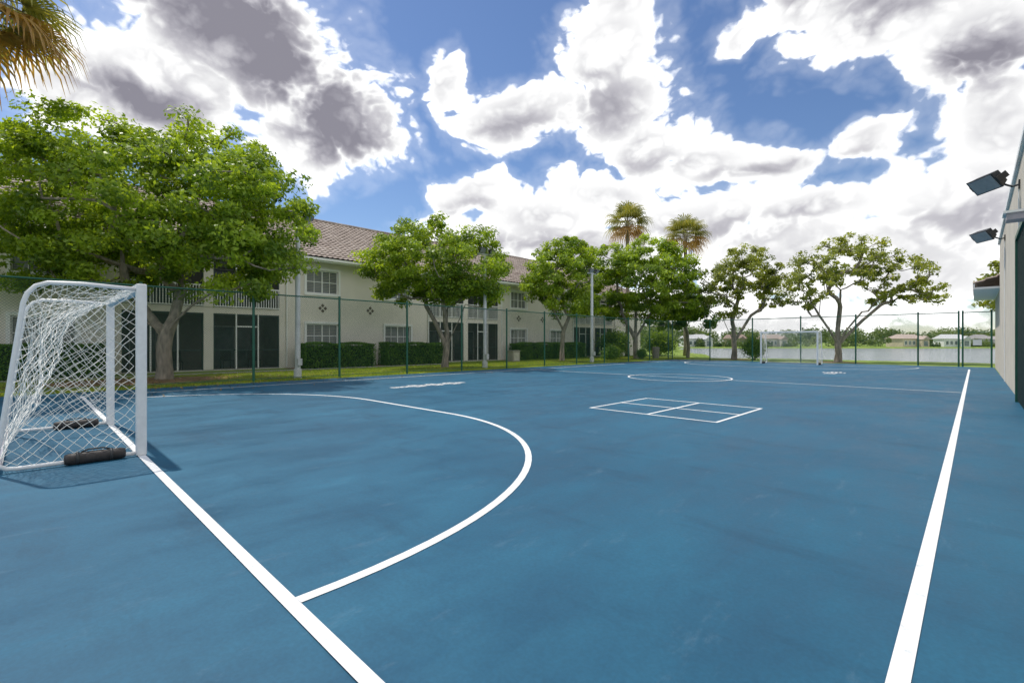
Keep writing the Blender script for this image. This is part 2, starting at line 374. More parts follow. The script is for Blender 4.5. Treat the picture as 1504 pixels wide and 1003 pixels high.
# ------------------------------------------------------------ goals
def goal(name,x0,x1,yb,sg,seed):
    r_=np.random.default_rng(seed); E=empty(name)
    Wd=x1-x0; T=lambda p:(x0+p[0],yb+sg*p[1],CT+.008+p[2])
    f=MB()
    H=2.0
    for a in (0,Wd):
        x_,y_,_=T((a,0,0)); f.box(x_-.04,x_+.04,y_-.05,y_+.05,CT+.009,CT+H,M['white'])
    xa,ya,_=T((0,0,0)); xb,_,_=T((Wd,0,0))
    f.box(xa+.0401,xb-.0401,ya-.05,ya+.05,CT+H-.09,CT+H-.001,M['white'])
    f.obj('posts_and_crossbar',E,bevel=.012)
    b_=MB()
    prof=[(-.05,1.93),(-.5,1.95),(-.78,1.94),(-.87,1.90),(-.93,1.82),(-.96,1.72),(-1.02,1.2),(-1.12,.35),(-1.15,.16),(-1.14,.08),(-1.08,.04),(-1.0,.03),(-.05,.03)]
    for a in (0,Wd): b_.tube([T((a,p,z)) for p,z in prof],.023,M['white'],10)
    b_.tube([T((.0,-1.13,.05)),T((Wd,-1.13,.05))],.022,M['bar'],10)
    b_.obj('net_support_frame',E,smooth=True)
    nn=MB(); pf=np.array(prof[:9]+[(-1.13,.06)])
    sl_=np.concatenate([[0],np.cumsum(np.linalg.norm(np.diff(pf,axis=0),axis=1))]); tot=sl_[-1]
    mid=np.array([(-.05,1.92),(-.30,1.78),(-.52,1.62),(-.66,1.42),(-.74,1.15),(-.82,.85),(-.90,.55),(-1.0,.30),(-1.1,.12),(-1.13,.06)])
    ml=np.concatenate([[0],np.cumsum(np.linalg.norm(np.diff(mid,axis=0),axis=1))]); ml/=ml[-1]
    ph=r_.uniform(0,6,6)
    def S(a,t):
        sp=np.array([np.interp(t*tot,sl_,pf[:,0]),np.interp(t*tot,sl_,pf[:,1])])
        mp=np.array([np.interp(t,ml,mid[:,0]),np.interp(t,ml,mid[:,1])])
        wv=min(1,max(0,math.sin(math.pi*a)))**.55
        p=sp*(1-wv)+mp*wv
        e1=math.sin(math.pi*a)*math.sin(math.pi*t)
        p=p+np.array([.07*math.sin(7*a+5*t+ph[0])+.05*math.sin(17*a-9*t+ph[1]),.05*math.sin(9*a+ph[2]+4*t)])*e1
        aa=a*Wd+.08*math.sin(9*t+6*a+ph[3])*e1
        return T((aa,p[0],p[1]))
    na=int(Wd/.115); ntt=int(tot/.115)
    def pline(fn,u0,v0,du,dv,umax,vmax):
        pts=[];u,v=u0,v0
        while -1e-6<=u<=umax+1e-6 and -1e-6<=v<=vmax+1e-6:
            h=math.sin(12.9*u+78.2*v+ph[0])*43758.5; h2=math.sin(39.3*u+11.1*v+ph[1])*24634.6
            jit=np.array([h-math.floor(h)-.5,h2-math.floor(h2)-.5,(h+h2)-math.floor(h+h2)-.5])*.045
            q=np.array(fn(min(1,max(0,u/umax)),min(1,max(0,v/vmax))))+jit
            pts.append(q); u+=du; v+=dv
        if len(pts)>1: nn.tube(pts,.0032,M['net'],3,False)
    for i in range(-ntt,na+1):
        u,v=(i,0) if i>=0 else (0,-i); pline(S,u,v,1,1,na,ntt)
    for i in range(0,na+ntt+1):
        u,v=(i,0) if i<=na else (na,i-na); pline(S,u,v,-1,1,na,ntt)
    for side in (0,1):
        a=side*Wd
        def Sd(u,v,a=a,side=side):
            z=1.93*(1-v)+.05*v
            back=np.interp(z,[.05,.35,1.2,1.72,1.82,1.95],[-1.13,-1.12,-1.02,-.96,-.93,-.78])
            bell=math.sin(math.pi*v)*math.sin(math.pi*u)
            sag=.14*math.sin(math.pi*v)*u**1.5
            return T((a+(1 if side==0 else -1)*(.14*bell+.05*math.sin(6*v+4*u+ph[4])*bell),-.05+(back+.05)*u+sag*.8,z+.06*bell*math.sin(8*u+ph[5])))
        ns=9; nz=17
        for i in range(-nz,ns+1):
            u,v=(i,0) if i>=0 else (0,-i); pline(Sd,u,v,1,1,ns,nz)
        for i in range(0,ns+nz+1):
            u,v=(i,0) if i<=ns else (ns,i-ns); pline(Sd,u,v,-1,1,ns,nz)
    nn.obj('net',E)
    for a in (0,Wd):
        g_=MB(); pts=[];rr=[]
        qs=[-.66,-.655,-.62,-.55,-.45,-.35,-.25,-.18,-.145,-.14]; rs=[.012,.05,.062,.064,.066,.065,.064,.062,.05,.012]
        for q,r0 in zip(qs,rs):
            x_,y_,_=T((a,q,0)); pts.append((x_,y_,CT+.062)); rr.append(r0)
        g_.tube(pts,rr,M['bag'],16)
        for q in (-.55,-.27):
            x_,y_,_=T((a,q,0)); g_.tube([(x_,y_-.014,CT+.064),(x_,y_+.014,CT+.064)],.070,M['black'],16)
        x_,y_,_=T((a,-.4,0)); g_.tube([(x_,y_-.12,CT+.128),(x_,y_-.06,CT+.15),(x_,y_+.06,CT+.15),(x_,y_+.12,CT+.128)],.009,M['black'],6)
        g_.obj('anchor_bag',E,smooth=True)
    return E
goal('soccer_goal',-9.92,-6.97,Y0,1,3)
goal('soccer_goal',-9.62,-6.58,Y1,-1,5)

# ------------------------------------------------------------ apartment building
B=empty('apartment_building')
WX=-26.0; EAV=5.85
walls=MB(); win=MB(); scr=MB(); rail=MB(); deco=MB(); inn=MB()
def wallseg(y0,y1,opens):
    ycut=sorted({y0,y1}|{o[0] for o in opens}|{o[1] for o in opens}); zc=sorted({0.0,EAV}|{o[2] for o in opens}|{o[3] for o in opens})
    for i in range(len(ycut)-1):
        for j in range(len(zc)-1):
            ya,yb,za,zb=ycut[i],ycut[i+1],zc[j],zc[j+1]
            if any(o[0]<=ya and yb<=o[1] and o[2]<=za and zb<=o[3] for o in opens): continue
            walls.box(WX-.25,WX,ya,yb,za-(0.3 if j==0 else 0),zb,M['stucco'])
def window(y0,y1,z0,z1):
    x=WX-.12
    win.box(x-.03,x,y0,y1,z0,z1,M['glass'])
    fr=.06
    win.box(x+.001,x+.06,y0,y1,z0,z0+fr,M['trim']); win.box(x+.001,x+.06,y0,y1,z1-fr,z1,M['trim'])
    for yy in (y0,y1-fr,(y0+y1)/2-fr/2): win.box(x+.002,x+.058,yy,yy+fr,z0+fr,z1-fr,M['trim'])
    zm=(z0+z1)/2
    for (ya,yb) in ((y0+fr,(y0+y1)/2-fr/2),((y0+y1)/2+fr/2,y1-fr)):
        win.box(x+.001,x+.035,ya,yb,zm-.02,zm+.02,M['trim'])
        ymid=(ya+yb)/2; win.box(x+.001,x+.03,ymid-.012,ymid+.012,z0+fr,z1-fr,M['trim'])
        for kz in np.arange(z0+.12,z1-.1,.085): win.box(x+.0005,x+.006,ya+.02,yb-.02,kz,kz+.03,M['inner'])
    t=.12
    win.box(WX+.002,WX+.06,y0-t,y1+t,z0-t,z0,M['trim']); win.box(WX+.002,WX+.05,y0-t,y1+t,z1,z1+t,M['trim'])
    win.box(WX+.002,WX+.05,y0-t,y0,z0,z1,M['trim']); win.box(WX+.002,WX+.05,y1,y1+t,z0,z1,M['trim'])
def diamond(y,z):
    for (dy,dz) in ((0,.15),(0,-.15),(.15,0),(-.15,0)):
        c=(WX+.02,y+dy,z+dz); s_=.10
        deco.add([(c[0],c[1]-s_,c[2]),(c[0],c[1],c[2]-s_),(c[0],c[1]+s_,c[2]),(c[0],c[1],c[2]+s_),(c[0]-.019,c[1]-s_,c[2]),(c[0]-.019,c[1],c[2]-s_),(c[0]-.019,c[1]+s_,c[2]),(c[0]-.019,c[1],c[2]+s_)],
          [(0,1,2,3),(4,5,1,0),(5,6,2,1),(6,7,3,2),(7,4,0,3)],M['brown'])
per=15.85
for k in range(-3,3):
    o=k*per
    ya,yb=9.2+o,18.65+o
    if k==2: yb=46.5
    if yb>47: yb=46.5
    ops=[]
    for (p,q) in ((10.6,12.4),(15.4,17.25)):
        if q+o<yb-.3: ops+=[(p+o,q+o,1.05,2.38),(p+o,q+o,4.05,5.35)]
    wallseg(ya,yb,ops)
    for q in ops: window(*q)
    for q in (11.5,14.4):
        if q+o<yb-.5: diamond(q+o,3.25)
    p0=18.65+o; p1=p0+6.4
    if p1<46:
        D2=WX-2.3
        inn.box(D2-.2,D2,p0,p1,-.1,EAV,M['inner'])
        inn.box(D2+.001,WX-.251,p0-.2,p0-.001,-.1,EAV,M['inner']); inn.box(D2+.001,WX-.251,p1+.001,p1+.2,-.1,EAV,M['inner'])
        walls.box(D2+.002,WX,p0+.001,p1-.001,2.75,3.05,M['stucco'])
        walls.box(D2+.002,WX-.001,p0+.001,p1-.001,-.1,.06,M['concrete'])
        walls.box(D2+.002,WX-.001,p0+.001,p1-.001,EAV-.45,EAV-.001,M['stucco'])
        ym=(p0+p1)/2; walls.box(WX-.3,WX+.03,ym-.2,ym+.2,.06,2.749,M['stucco']); walls.box(WX-.3,WX+.03,ym-.2,ym+.2,3.051,EAV-.451,M['stucco'])
        for (s0,s1) in ((p0,ym-.2),(ym+.2,p1)):
            for (za,zb) in ((.06,2.75),(3.05,EAV-.45)):
                n=3; st=(s1-s0)/n
                for i in range(n+1):
                    yy=s0+i*st; yy=min(max(yy,s0+.03),s1-.03)
                    scr.box(WX-.1,WX-.04,yy-.03,yy+.03,za+.001,zb-.001,M['dkframe'] if i not in (1,2) else M['trim'])
                scr.box(WX-.099,WX-.041,s0+.06,s1-.06,za+.9,za+.95,M['dkframe'])
                scr.box(WX-.099,WX-.041,s0+.06,s1-.06,zb-.07,zb-.002,M['dkframe'])
                scr.box(WX-.105,WX-.035,s0+st+.031,s0+2*st-.031,za+2.05,za+2.11,M['trim'])
                scr.add([(WX-.07,s0,za),(WX-.07,s1,za),(WX-.07,s1,zb),(WX-.07,s0,zb)],[(0,1,2,3)],M['screen'])
            for zz in (.06,3.05):
                inn.box(D2+.001,D2+.03,s0+.5,s1-.5,zz+.001,zz+2.1,M['glass'])
                for yy in (s0+.5,(s0+s1)/2,s1-.56): inn.box(D2+.031,D2+.06,yy,yy+.06,zz+.002,zz+2.1,M['trim'])
                inn.box(D2+.031,D2+.06,s0+.5,s1-.5,zz+2.101,zz+2.16,M['trim'])
            for yy in np.arange(s0+.05,s1-.03,.115): rail.box(WX+.035,WX+.06,yy-.016,yy+.016,3.12,4.02,M['trim'])
            rail.box(WX+.03,WX+.07,s0,s1,4.021,4.08,M['trim']); rail.box(WX+.03,WX+.07,s0,s1,3.07,3.119,M['trim'])
            for q in (.28,.7):
                cy=s0+(s1-s0)*q; cx=WX-1.0
                inn.box(cx-.25,cx+.25,cy-.25,cy+.25,.42,.47,M['black'])
                inn.box(cx-.27,cx-.22,cy-.25,cy+.25,.471,.95,M['black'])
                for ax in (-.24,.2):
                    for ay in (-.24,.2): inn.box(cx+ax,cx+ax+.04,cy+ay,cy+ay+.04,.061,.419,M['black'])
walls.box(-38,-26.26,46.25,46.5,-.3,EAV,M['stucco'])
walls.box(-38.2,-38,-38,46.5,-.3,EAV,M['stucco'])
walls.obj('walls',B); win.obj('windows',B); scr.obj('screens',B); rail.obj('balcony_railings',B); deco.obj('diamond_tiles',B); inn.obj('patios',B)
def roof(parent,x_e,x_r,z_e,z_r,ya,yb,pitch=.30,hip=5.5,name='roof'):
    Lr=math.hypot(x_r-x_e,z_r-z_e); nr=int(Lr/.36); ncol=int((yb-ya)/pitch)*4
    ysr=np.linspace(ya,yb,ncol+1)
    nz=np.array([-(z_r-z_e),0,(x_r-x_e)])/Lr; nz*= np.sign(nz[2])
    rows=[]
    for r_i in range(nr):
        for (t,off) in ((r_i/nr,.045),((r_i+1)/nr,.0)):
            base=np.stack([np.full_like(ysr,x_e+(x_r-x_e)*t),ysr,np.full_like(ysr,z_e+(z_r-z_e)*t)],1)
            hgt=off+.055*np.abs(np.sin(math.pi*(ysr-ya)/pitch))
            inset=t*hip
            base[:,1]=np.clip(base[:,1],ya+inset,yb-inset)
            rows.append(base+nz*hgt[:,None])
    V=np.concatenate(rows); n=ncol+1; mb=MB(); kk=mb.mi(M['tile']); mb.v=[tuple(p) for p in V]
    for r_ in range(len(rows)-1):
        t=(r_//2)/nr*hip
        for c_ in range(ncol):
            if ysr[c_+1]<ya+t-.3 or ysr[c_]>yb-t+.3: continue
            a=r_*n+c_; mb.f.append((a,a+1,a+n+1,a+n)); mb.m.append(kk)
    return mb.obj(name,parent)
roof(B,-25.35,-32,5.95,9.55,-38.5,47.2)
roof(B,-38.7,-32,5.95,9.55,-38.5,47.2,name='roof_back')
rb=MB()
rb.add([(-25.4,47.15,5.97),(-38.6,47.15,5.97),(-32,41.7,9.6)],[(0,1,2)],M['tile'])
rb.tube([(-32,-33,9.62),(-32,41.8,9.62)],.11,M['tile'],8)
rb.tube([(-25.4,47.15,6.05),(-32,41.8,9.65)],.1,M['tile'],8)
rb.box(-25.43,-25.39,-38.5,47.2,5.72,5.94,M['trim']); rb.box(-25.388,-25.29,-38.5,47.2,5.80,5.93,M['trim'])
rb.box(-38.5,-25.431,-38.4,47.1,5.851,5.90,M['trim'])
for yy in (9.4,18.45,25.25,34.3,41.2): rb.tube([(-25.93,yy+.15,.1),(-25.93,yy+.15,5.6)],.04,M['trim'],8)
rb.obj('roof_trim',B)

# ------------------------------------------------------------ clubhouse on the right
C=empty('clubhouse_building')
c_=MB(); c_.box(.72,.95,-3,28.2,-.2,5.4,M['stucco2']); c_.box(.951,9,27.95,28.2,-.2,5.4,M['stucco2'])
c_.box(.951,9,28.201,35.9,-.2,3.6,M['stucco2']); c_.box(.75,.951,28.201,35.9,-.2,3.6,M['stucco2'])
c_.obj('walls',C)
c_=MB(); c_.box(.66,1.0,-3,28.25,5.401,5.52,M['trim']); c_.box(.38,.719,11.75,12.1,3.45,3.56,M['bar']); c_.box(.34,.719,11.7,12.15,3.561,3.6,M['trim'])
c_.box(-.02,.749,28.3,36.1,3.62,3.70,M['trim']); c_.box(-.06,-.021,28.26,36.2,3.62,3.84,M['trim'])
c_.tube([(.70,15.6,.05),(.70,15.6,4.8)],.014,M['trim'],6); c_.tube([(.70,22.9,.05),(.70,22.9,4.75)],.014,M['trim'],6)
c_.obj('trim',C)
c_=MB(); c_.box(.69,.719,12.4,15.3,.04,3.6,M['green'])
for yy in np.arange(12.5,15.3,.2): c_.box(.665,.689,yy,yy+.03,.06,3.58,M['dkframe'])
c_.box(.63,.719,15.31,15.42,.032,3.7,M['green']); c_.box(.63,.719,12.3,15.309,3.61,3.7,M['green']); c_.obj('louvred_door',C)
roof(C,-.05,6,3.85,6.0,28.26,36.2,hip=.0,name='roof')

def floodlight(mb,c,fwd,size=.22,h=.16,dp=.07):
    fwd=np.array(fwd,float); fwd/=np.linalg.norm(fwd); side=np.cross(fwd,[0,0,1.]); side/=np.linalg.norm(side); up=np.cross(side,fwd)
    c=np.array(c,float)
    mb.obox(c,side*size*.8,up*h*.75,fwd*dp,M['black'],1.25)
    mb.obox(c+fwd*(dp+.012),side*size*1.04,up*h*.98,fwd*.011,M['black'])
    mb.obox(c+fwd*(dp+.028),side*size*.93,up*h*.86,fwd*.004,M['lamp_glass'])
    for i in range(-3,4): mb.obox(c-fwd*(dp+.02)+side*i*size*.2,side*.006,up*h*.6,fwd*.02,M['black'])
    for s_ in (-1,1): mb.obox(c+side*s_*(size*1.08),side*.008,up*h*.35,fwd*dp*1.2,M['black'])
for yy,zz in ((15.6,5.0),(22.9,4.95)):
    mb=MB(); mb.box(.69,.719,yy-.08,yy+.08,zz-.18,zz+.0,M['black'])
    mb.tube([(.69,yy,zz-.1),(.60,yy,zz-.12),(.50,yy,zz-.06),(.40,yy,zz+.02)],.022,M['black'],8)
    floodlight(mb,(.22,yy,zz+.08),(-.62,-.45,-.62),.34,.20,.10)
    mb.obj('wall_floodlight')
for yy in (7.1,16.6,26.2):
    mb=MB(); mb.tube([(-18.2,yy,-.1),(-18.2,yy,.0),(-18.2,yy,6.0)],[.10,.10,.08],M['pole'],14)
    mb.tube([(-18.2,yy,0),(-18.2,yy,.35),(-18.2,yy,.38)],[.14,.14,.10],M['pole'],14)
    mb.box(-18.24,-18.16,yy-.45,yy+.45,5.88,5.96,M['pole'])
    mb.box(-18.09,-17.97,yy-.08,yy+.08,.5,.75,M['pole'])
    for s_ in (-.32,.32):
        mb.tube([(-18.2,yy+s_,5.95),(-18.15,yy+s_,6.05)],.02,M['black'],8); floodlight(mb,(-18.05,yy+s_,6.1),(.75,s_*.3,-.6),.17,.13,.07)
    mb.obj('light_pole')
mb=MB(); mb.tube([(-19.2,36.9,0),(-19.2,36.9,.05),(-19.2,36.9,.85),(-19.2,36.9,.92),(-19.2,36.9,1.0)],[.25,.27,.3,.32,.12],M['inner'],16); mb.obj('trash_bin',smooth=True)
mb=MB(); mb.box(-23.2,-22.6,23.2,23.9,0,.75,M['inner']); mb.box(-23.24,-22.56,23.16,23.94,.751,.8,M['inner']); mb.box(-22.598,-22.57,23.3,23.8,.1,.65,M['concrete']); mb.obj('utility_box',bevel=.02)

# ------------------------------------------------------------ trees
def tube_skel(nodes,par,rad,mb,mat):
    n=len(nodes); ch=[[] for _ in range(n)]
    for i in range(1,n): ch[par[i]].append(i)
    stack=[(0,None)]
    while stack:
        s0,p=stack.pop(); path=[s0] if p is None else [p,s0]; cur_=s0
        while ch[cur_]:
            cs=sorted(ch[cur_],key=lambda q:-rad[q])
            for q in cs[1:]: stack.append((q,cur_))
            cur_=cs[0]; path.append(cur_)
        rr=[rad[q] for q in path]
        if p is not None: rr[0]=min(rr[0],rr[1]*1.15)
        if len(path)>1: mb.tube([nodes[q] for q in path],rr,mat,8 if rr[0]>.05 else 5,False)
def make_tree(name,base,lobes,trunk,nleaf,lsize,mat,r0=.2,nclus=200,crad=.6,nbr=90,shell=.55,mattr='bark',cl_var=.28):
    base=np.array([base[0],base[1],0.])
    def L2W(r_,f_,z_): return base+R*r_+F*f_+np.array([0,0,z_])
    vol=np.array([l[3]*l[4]*l[5] for l in lobes])**.8; pick=rng.choice(len(lobes),nclus,p=vol/vol.sum())
    cl=[]
    for i in pick:
        l=lobes[i]; v=rng.normal(size=3); v/=np.linalg.norm(v); q=rng.uniform(shell**3,1)**(1/3)
        cl.append(L2W(l[0]+v[0]*l[3]*q,l[1]+v[1]*l[4]*q,l[2]+v[2]*l[5]*q))
    cl=np.array(cl)
    nodes=[L2W(*p) for p in trunk[0]]; par=[-1]+list(range(len(nodes)-1))
    for st in trunk[1:]:
        pi=st[0]
        for p in st[1]: nodes.append(L2W(*p)); par.append(pi); pi=len(nodes)-1
    order=rng.permutation(nclus)[:nbr]; ctr=nodes[len(trunk[0])-1]
    order=sorted(order,key=lambda i:np.linalg.norm(cl[i]-ctr))
    start=len(trunk[0])-1
    for i in order:
        tgt=cl[i]; A=np.array(nodes); dd=np.linalg.norm(A-tgt,axis=1)+np.where(A[:,2]>tgt[2]+.2,2.0,0)
        hz=np.linalg.norm(A[:,:2]-base[:2],axis=1); ht=np.linalg.norm(tgt[:2]-base[:2]); dd+=np.where(hz>ht,1.5,0); dd[:start]+=50
        j=int(np.argmin(dd)); p0=A[j]; ds=np.linalg.norm(tgt-p0); k=max(2,int(ds/.45)); pj=j
        bend=rng.normal(0,.10,3)*ds; bend[2]-=.10*ds if ds>1 else 0
        for q in range(1,k+1):
            t=q/k; nodes.append(p0+(tgt-p0)*t+bend*math.sin(math.pi*t)+rng.normal(0,.03,3)); par.append(pj); pj=len(nodes)-1
    n=len(nodes); cnt=np.zeros(n); hasch=np.zeros(n,bool)
    for i in range(1,n): hasch[par[i]]=True
    for i in range(n-1,0,-1):
        if not hasch[i]: cnt[i]+=1
        cnt[par[i]]+=cnt[i]
    rad=np.maximum(.012,r0*(cnt/cnt.max())**.5)
    rad[0]*=1.35
    mb=MB(); tube_skel(nodes,par,rad,mb,M[mattr]); tr=mb.obj(name,smooth=True)
    per_=rng.integers(0,nclus,nleaf); cr_=crad*rng.uniform(.55,1.25,nclus)
    v=rng.normal(size=(nleaf,3)); v/=np.linalg.norm(v,axis=1,keepdims=True); q=rng.uniform(0,1,nleaf)**.45
    off=v*q[:,None]*cr_[per_][:,None]*np.array([1,1,.62]); cen=cl[per_]+off
    cc=np.mean(cl,axis=0); outw=(cen-cc); outw/=np.linalg.norm(outw,axis=1,keepdims=True)
    ctint=np.clip(.50+rng.normal(0,cl_var,nclus),0,1)
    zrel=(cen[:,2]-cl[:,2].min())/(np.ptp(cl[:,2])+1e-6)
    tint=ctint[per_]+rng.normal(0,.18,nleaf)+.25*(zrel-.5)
    leaves_obj('foliage',cen,lsize,M[mat],tint,tr,.35,.5,outw*.9+off/(cr_[per_][:,None])*.8)
    return tr
make_tree('oak_tree',(-21.2,3.5),[(-1.3,0,6.5,4.6,4.3,2.7),(2.6,-.3,5.9,3.0,3.4,2.3),(4.0,-.9,6.0,1.9,1.9,1.9),(-4.6,.5,7.0,2.8,3,2.1),(-2.3,0,8.3,2.5,2.5,1.4),(1.1,.5,8.2,2.3,2.4,1.4),(-6,0,5,2.8,3,1.9),(-3,0,4.0,2.8,3,1.1),(3.7,-.6,3.9,1.7,1.8,1.3),(1.4,0.5,4.0,2.0,2.5,.9),(3.0,0,7.2,1.6,1.8,1.1)],
 [[(0,0,-.1),(.02,0,.5),(-.02,0,1.1),(.05,0,1.6)],(3,[(-.35,.1,2.0),(-.9,.2,2.6),(-1.4,.2,3.3)]),(3,[(.45,-.1,2.1),(1.0,0,2.7),(1.8,.2,3.3)]),(3,[(.15,.3,2.3),(.1,.7,3.3),(0,.9,4.3)]),(3,[(-.3,-.5,2.1),(-.6,-1.1,3.0)])],
 92000,.17,'leafA',.24,540,.62,150)
make_tree('oak_tree',(-20.3,15.6),[(-.8,0,5.8,3.0,3,2.1),(1.7,-.8,5.6,2.0,2,1.8),(-3,0,5.8,1.6,2,1.3),(-1.2,0,7.4,1.5,1.6,.9),(-2.2,0,4.1,1.4,1.5,.7),(1.5,-.5,4.0,1.7,1.6,.8),(.3,0,4.5,2.0,2,1.1)],
 [[(0,0,-.1),(.05,0,.5),(.1,0,1.0)],(2,[(-.2,0,1.8),(-.6,.1,2.6),(-1,.1,3.3)]),(2,[(.4,0,1.8),(.8,0,2.6),(1.1,.1,3.4)]),(2,[(.1,.2,2),(.1,.3,3.2)])],
 40000,.17,'leafA',.17,280,.54,80)
make_tree('oak_tree',(-21.5,27.2),[(0,0,6.3,2.5,2.6,2.5),(.8,0,7.9,1.6,1.7,1.2),(-1.4,0,5.5,1.6,1.8,1.5),(.6,0,4.0,2,2,.9)],
 [[(0,0,-.1),(0,0,1),(.1,0,2.2)],(2,[(-.4,0,3.2),(-.7,.1,4)]),(2,[(.5,0,3.2),(.8,.1,4.2)])],23000,.21,'leafA',.15,160,.56,50)
make_tree('oak_tree',(-19.9,35),[(.3,0,6.5,3.8,3.6,2.4),(-2,0,7.9,2.1,2.2,1.6),(2.8,0,7.0,2.5,2.5,2.0),(3.6,0,4.5,1.7,2,1.3),(-3,0,4.9,1.7,2,1.5),(.9,0,8.8,1.9,2,1.2),(0,0,3.8,3,2.5,.9)],
 [[(0,0,-.1),(-.1,0,.8),(-.1,0,1.7)],(2,[(-.7,0,2.7),(-1.2,.1,3.8)]),(2,[(.5,0,2.7),(1.2,.1,3.8)]),(2,[(0,.3,3.0),(.1,.6,4.4)])],38000,.23,'leafA',.2,260,.64,80)
make_tree('shade_tree',(-13.7,39.2),[(.9,0,6.7,2.9,2.8,1.7),(-1,0,5.8,2,2.2,1.6),(2.8,0,5.6,1.7,2,1.6),(.6,0,8.3,1.7,1.8,.9),(-.6,0,3.8,1.4,1.4,.7)],
 [[(0,0,-.1),(.05,0,.7),(0,0,1.4)],(2,[(-.5,0,2.4),(-.9,.1,3.4)]),(2,[(.6,0,2.3),(1.4,.1,3.5)]),(2,[(.1,.3,2.6),(.2,.5,4.0)])],15000,.20,'leafC',.20,190,.46,100,.35)
make_tree('shade_tree',(-6.7,38.6),[(.4,0,6.7,3.3,3.2,1.4),(-1.9,0,5.7,1.7,2,1.4),(3.7,0,6.0,2.2,2.4,1.3),(5.3,0,4.8,1.6,2,.9),(.9,0,8.0,1.9,2,.7),(6.6,0,4.4,1,1.2,.5),(-2.3,0,4.2,1.2,1.4,.7),(2.8,0,4.4,1.8,1.8,.6)],
 [[(0,0,-.1),(.05,0,.6),(0,0,1.2)],(2,[(-.5,0,2.1),(-1.2,.1,3.2),(-1.8,.1,4.2)]),(2,[(.7,0,1.9),(1.8,.1,2.9),(3.0,.1,3.9)]),(2,[(.2,.3,2.3),(.5,.5,3.8),(.6,.6,5.0)]),(2,[(.3,-.3,2.1),(1.2,-.6,3.4)])],15500,.19,'leafC',.20,260,.40,150,.35)
make_tree('shade_tree',(-18.5,41.5),[(0,0,4.6,2.6,2.6,1.8),(-1.8,0,3.6,1.8,2,1.2),(1.6,0,3.8,1.6,2,1.3)],[[(0,0,-.1),(.1,0,.9),(0,0,1.6)]],13000,.24,'leafB',.14,90,.6,40)
make_tree('shade_tree',(1.9,43),[(0,0,5.2,1.6,1.8,1.6),(-.6,0,4,1.4,1.4,1)],[[(0,0,-.1),(.1,0,1),(0,0,2.2)]],6000,.22,'leafC',.12,60,.5,30,.4)
def shrub(name,x,y,rx,rz,n,mat='hedge',ls=.1):
    base=np.array([x,y,0]); k=26
    v=rng.normal(size=(k,3)); v/=np.linalg.norm(v,axis=1,keepdims=True); cl=base+v*np.array([rx,rx,rz])*.6*rng.uniform(.5,1,(k,1))+np.array([0,0,rz*.95])
    ix=rng.integers(0,k,n); cen=cl[ix]+rng.normal(0,rx*.22,(n,3)); cen[:,2]=np.abs(cen[:,2])+.02
    mb=MB()
    for c in cl[:14]: mb.tube([(x,y,-.05),((x+c[0])/2,(y+c[1])/2,c[2]*.6),tuple(c)],[.02,.015,.008],M['bark'],5,False)
    o=mb.obj(name); leaves_obj('foliage',cen,ls,M[mat],.5+rng.normal(0,.25,n),o,.4,.5)
shrub('shrub',-11.9,38.2,.95,1.0,6000,'leafB',.13); shrub('shrub',-20.3,31.6,.9,.6,4000); shrub('shrub',-22.5,35.4,.9,.55,4000,'leafB'); shrub('shrub',-18.8,33.9,.5,.45,2500)
for (x_,y_) in ((-24,38),(-26,41),(-22.5,44),(-28,45)): shrub('shrub',x_,y_,1.6,1.3,6000,'leafB',.2)

def hedge(y0,y1,x0=-25.3,x1=-24.2,h=1.3):
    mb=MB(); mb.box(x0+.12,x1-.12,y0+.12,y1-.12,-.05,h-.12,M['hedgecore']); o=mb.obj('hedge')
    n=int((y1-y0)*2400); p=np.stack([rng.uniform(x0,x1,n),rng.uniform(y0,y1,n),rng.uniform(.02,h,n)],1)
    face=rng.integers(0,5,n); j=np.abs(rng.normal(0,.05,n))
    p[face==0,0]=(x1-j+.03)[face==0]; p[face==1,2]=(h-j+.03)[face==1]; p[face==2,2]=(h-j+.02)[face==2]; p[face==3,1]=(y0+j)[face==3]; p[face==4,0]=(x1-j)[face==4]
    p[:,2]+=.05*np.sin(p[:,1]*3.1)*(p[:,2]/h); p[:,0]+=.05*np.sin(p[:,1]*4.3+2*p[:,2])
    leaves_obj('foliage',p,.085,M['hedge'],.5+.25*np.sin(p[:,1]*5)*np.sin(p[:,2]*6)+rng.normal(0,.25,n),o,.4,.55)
for (a,b_) in ((9.8,13.8),(14.5,18.6),(25.6,29.4),(30.1,34.0),(-6.2,-2.2),(-1.6,2.4)): hedge(a,b_)
mu=MB()
def blob(cx,cy,rx,ry,z,seed):
    r_=np.random.default_rng(seed); n=40; ph=r_.uniform(0,6,4)
    pts=[(cx+rx*math.cos(a)*(1+.12*math.sin(3*a+ph[0])+.08*math.sin(7*a+ph[1])),cy+ry*math.sin(a)*(1+.12*math.sin(4*a+ph[2])+.06*math.sin(9*a+ph[3])),z) for a in np.linspace(0,2*math.pi,n,endpoint=False)]
    mu.add(pts,[tuple(range(n))],M['mulch'])
blob(-20.6,2.6,2.3,3.0,.005,1); blob(-20.3,15.6,.9,1.2,.006,2); blob(-21.5,27.2,1,1.2,.006,3); blob(-19.9,35,1.5,1.5,.006,4); blob(-13.7,39.2,1.4,1.2,.006,5); blob(-6.7,38.6,1.5,1.2,.006,6)
mu.box(-25.9,-24.11,9.4,18.6,-.05,.012,M['mulch']); mu.box(-25.9,-24.11,25.2,34.4,-.05,.012,M['mulch'])
mu.obj('mulch_beds')
n=100000
x_=rng.uniform(-24,-17.05,n); y_=-4+44*rng.uniform(0,1,n)**1.1
cl_=np.sin(x_*2.1+np.sin(y_*1.3))*np.sin(y_*1.7)
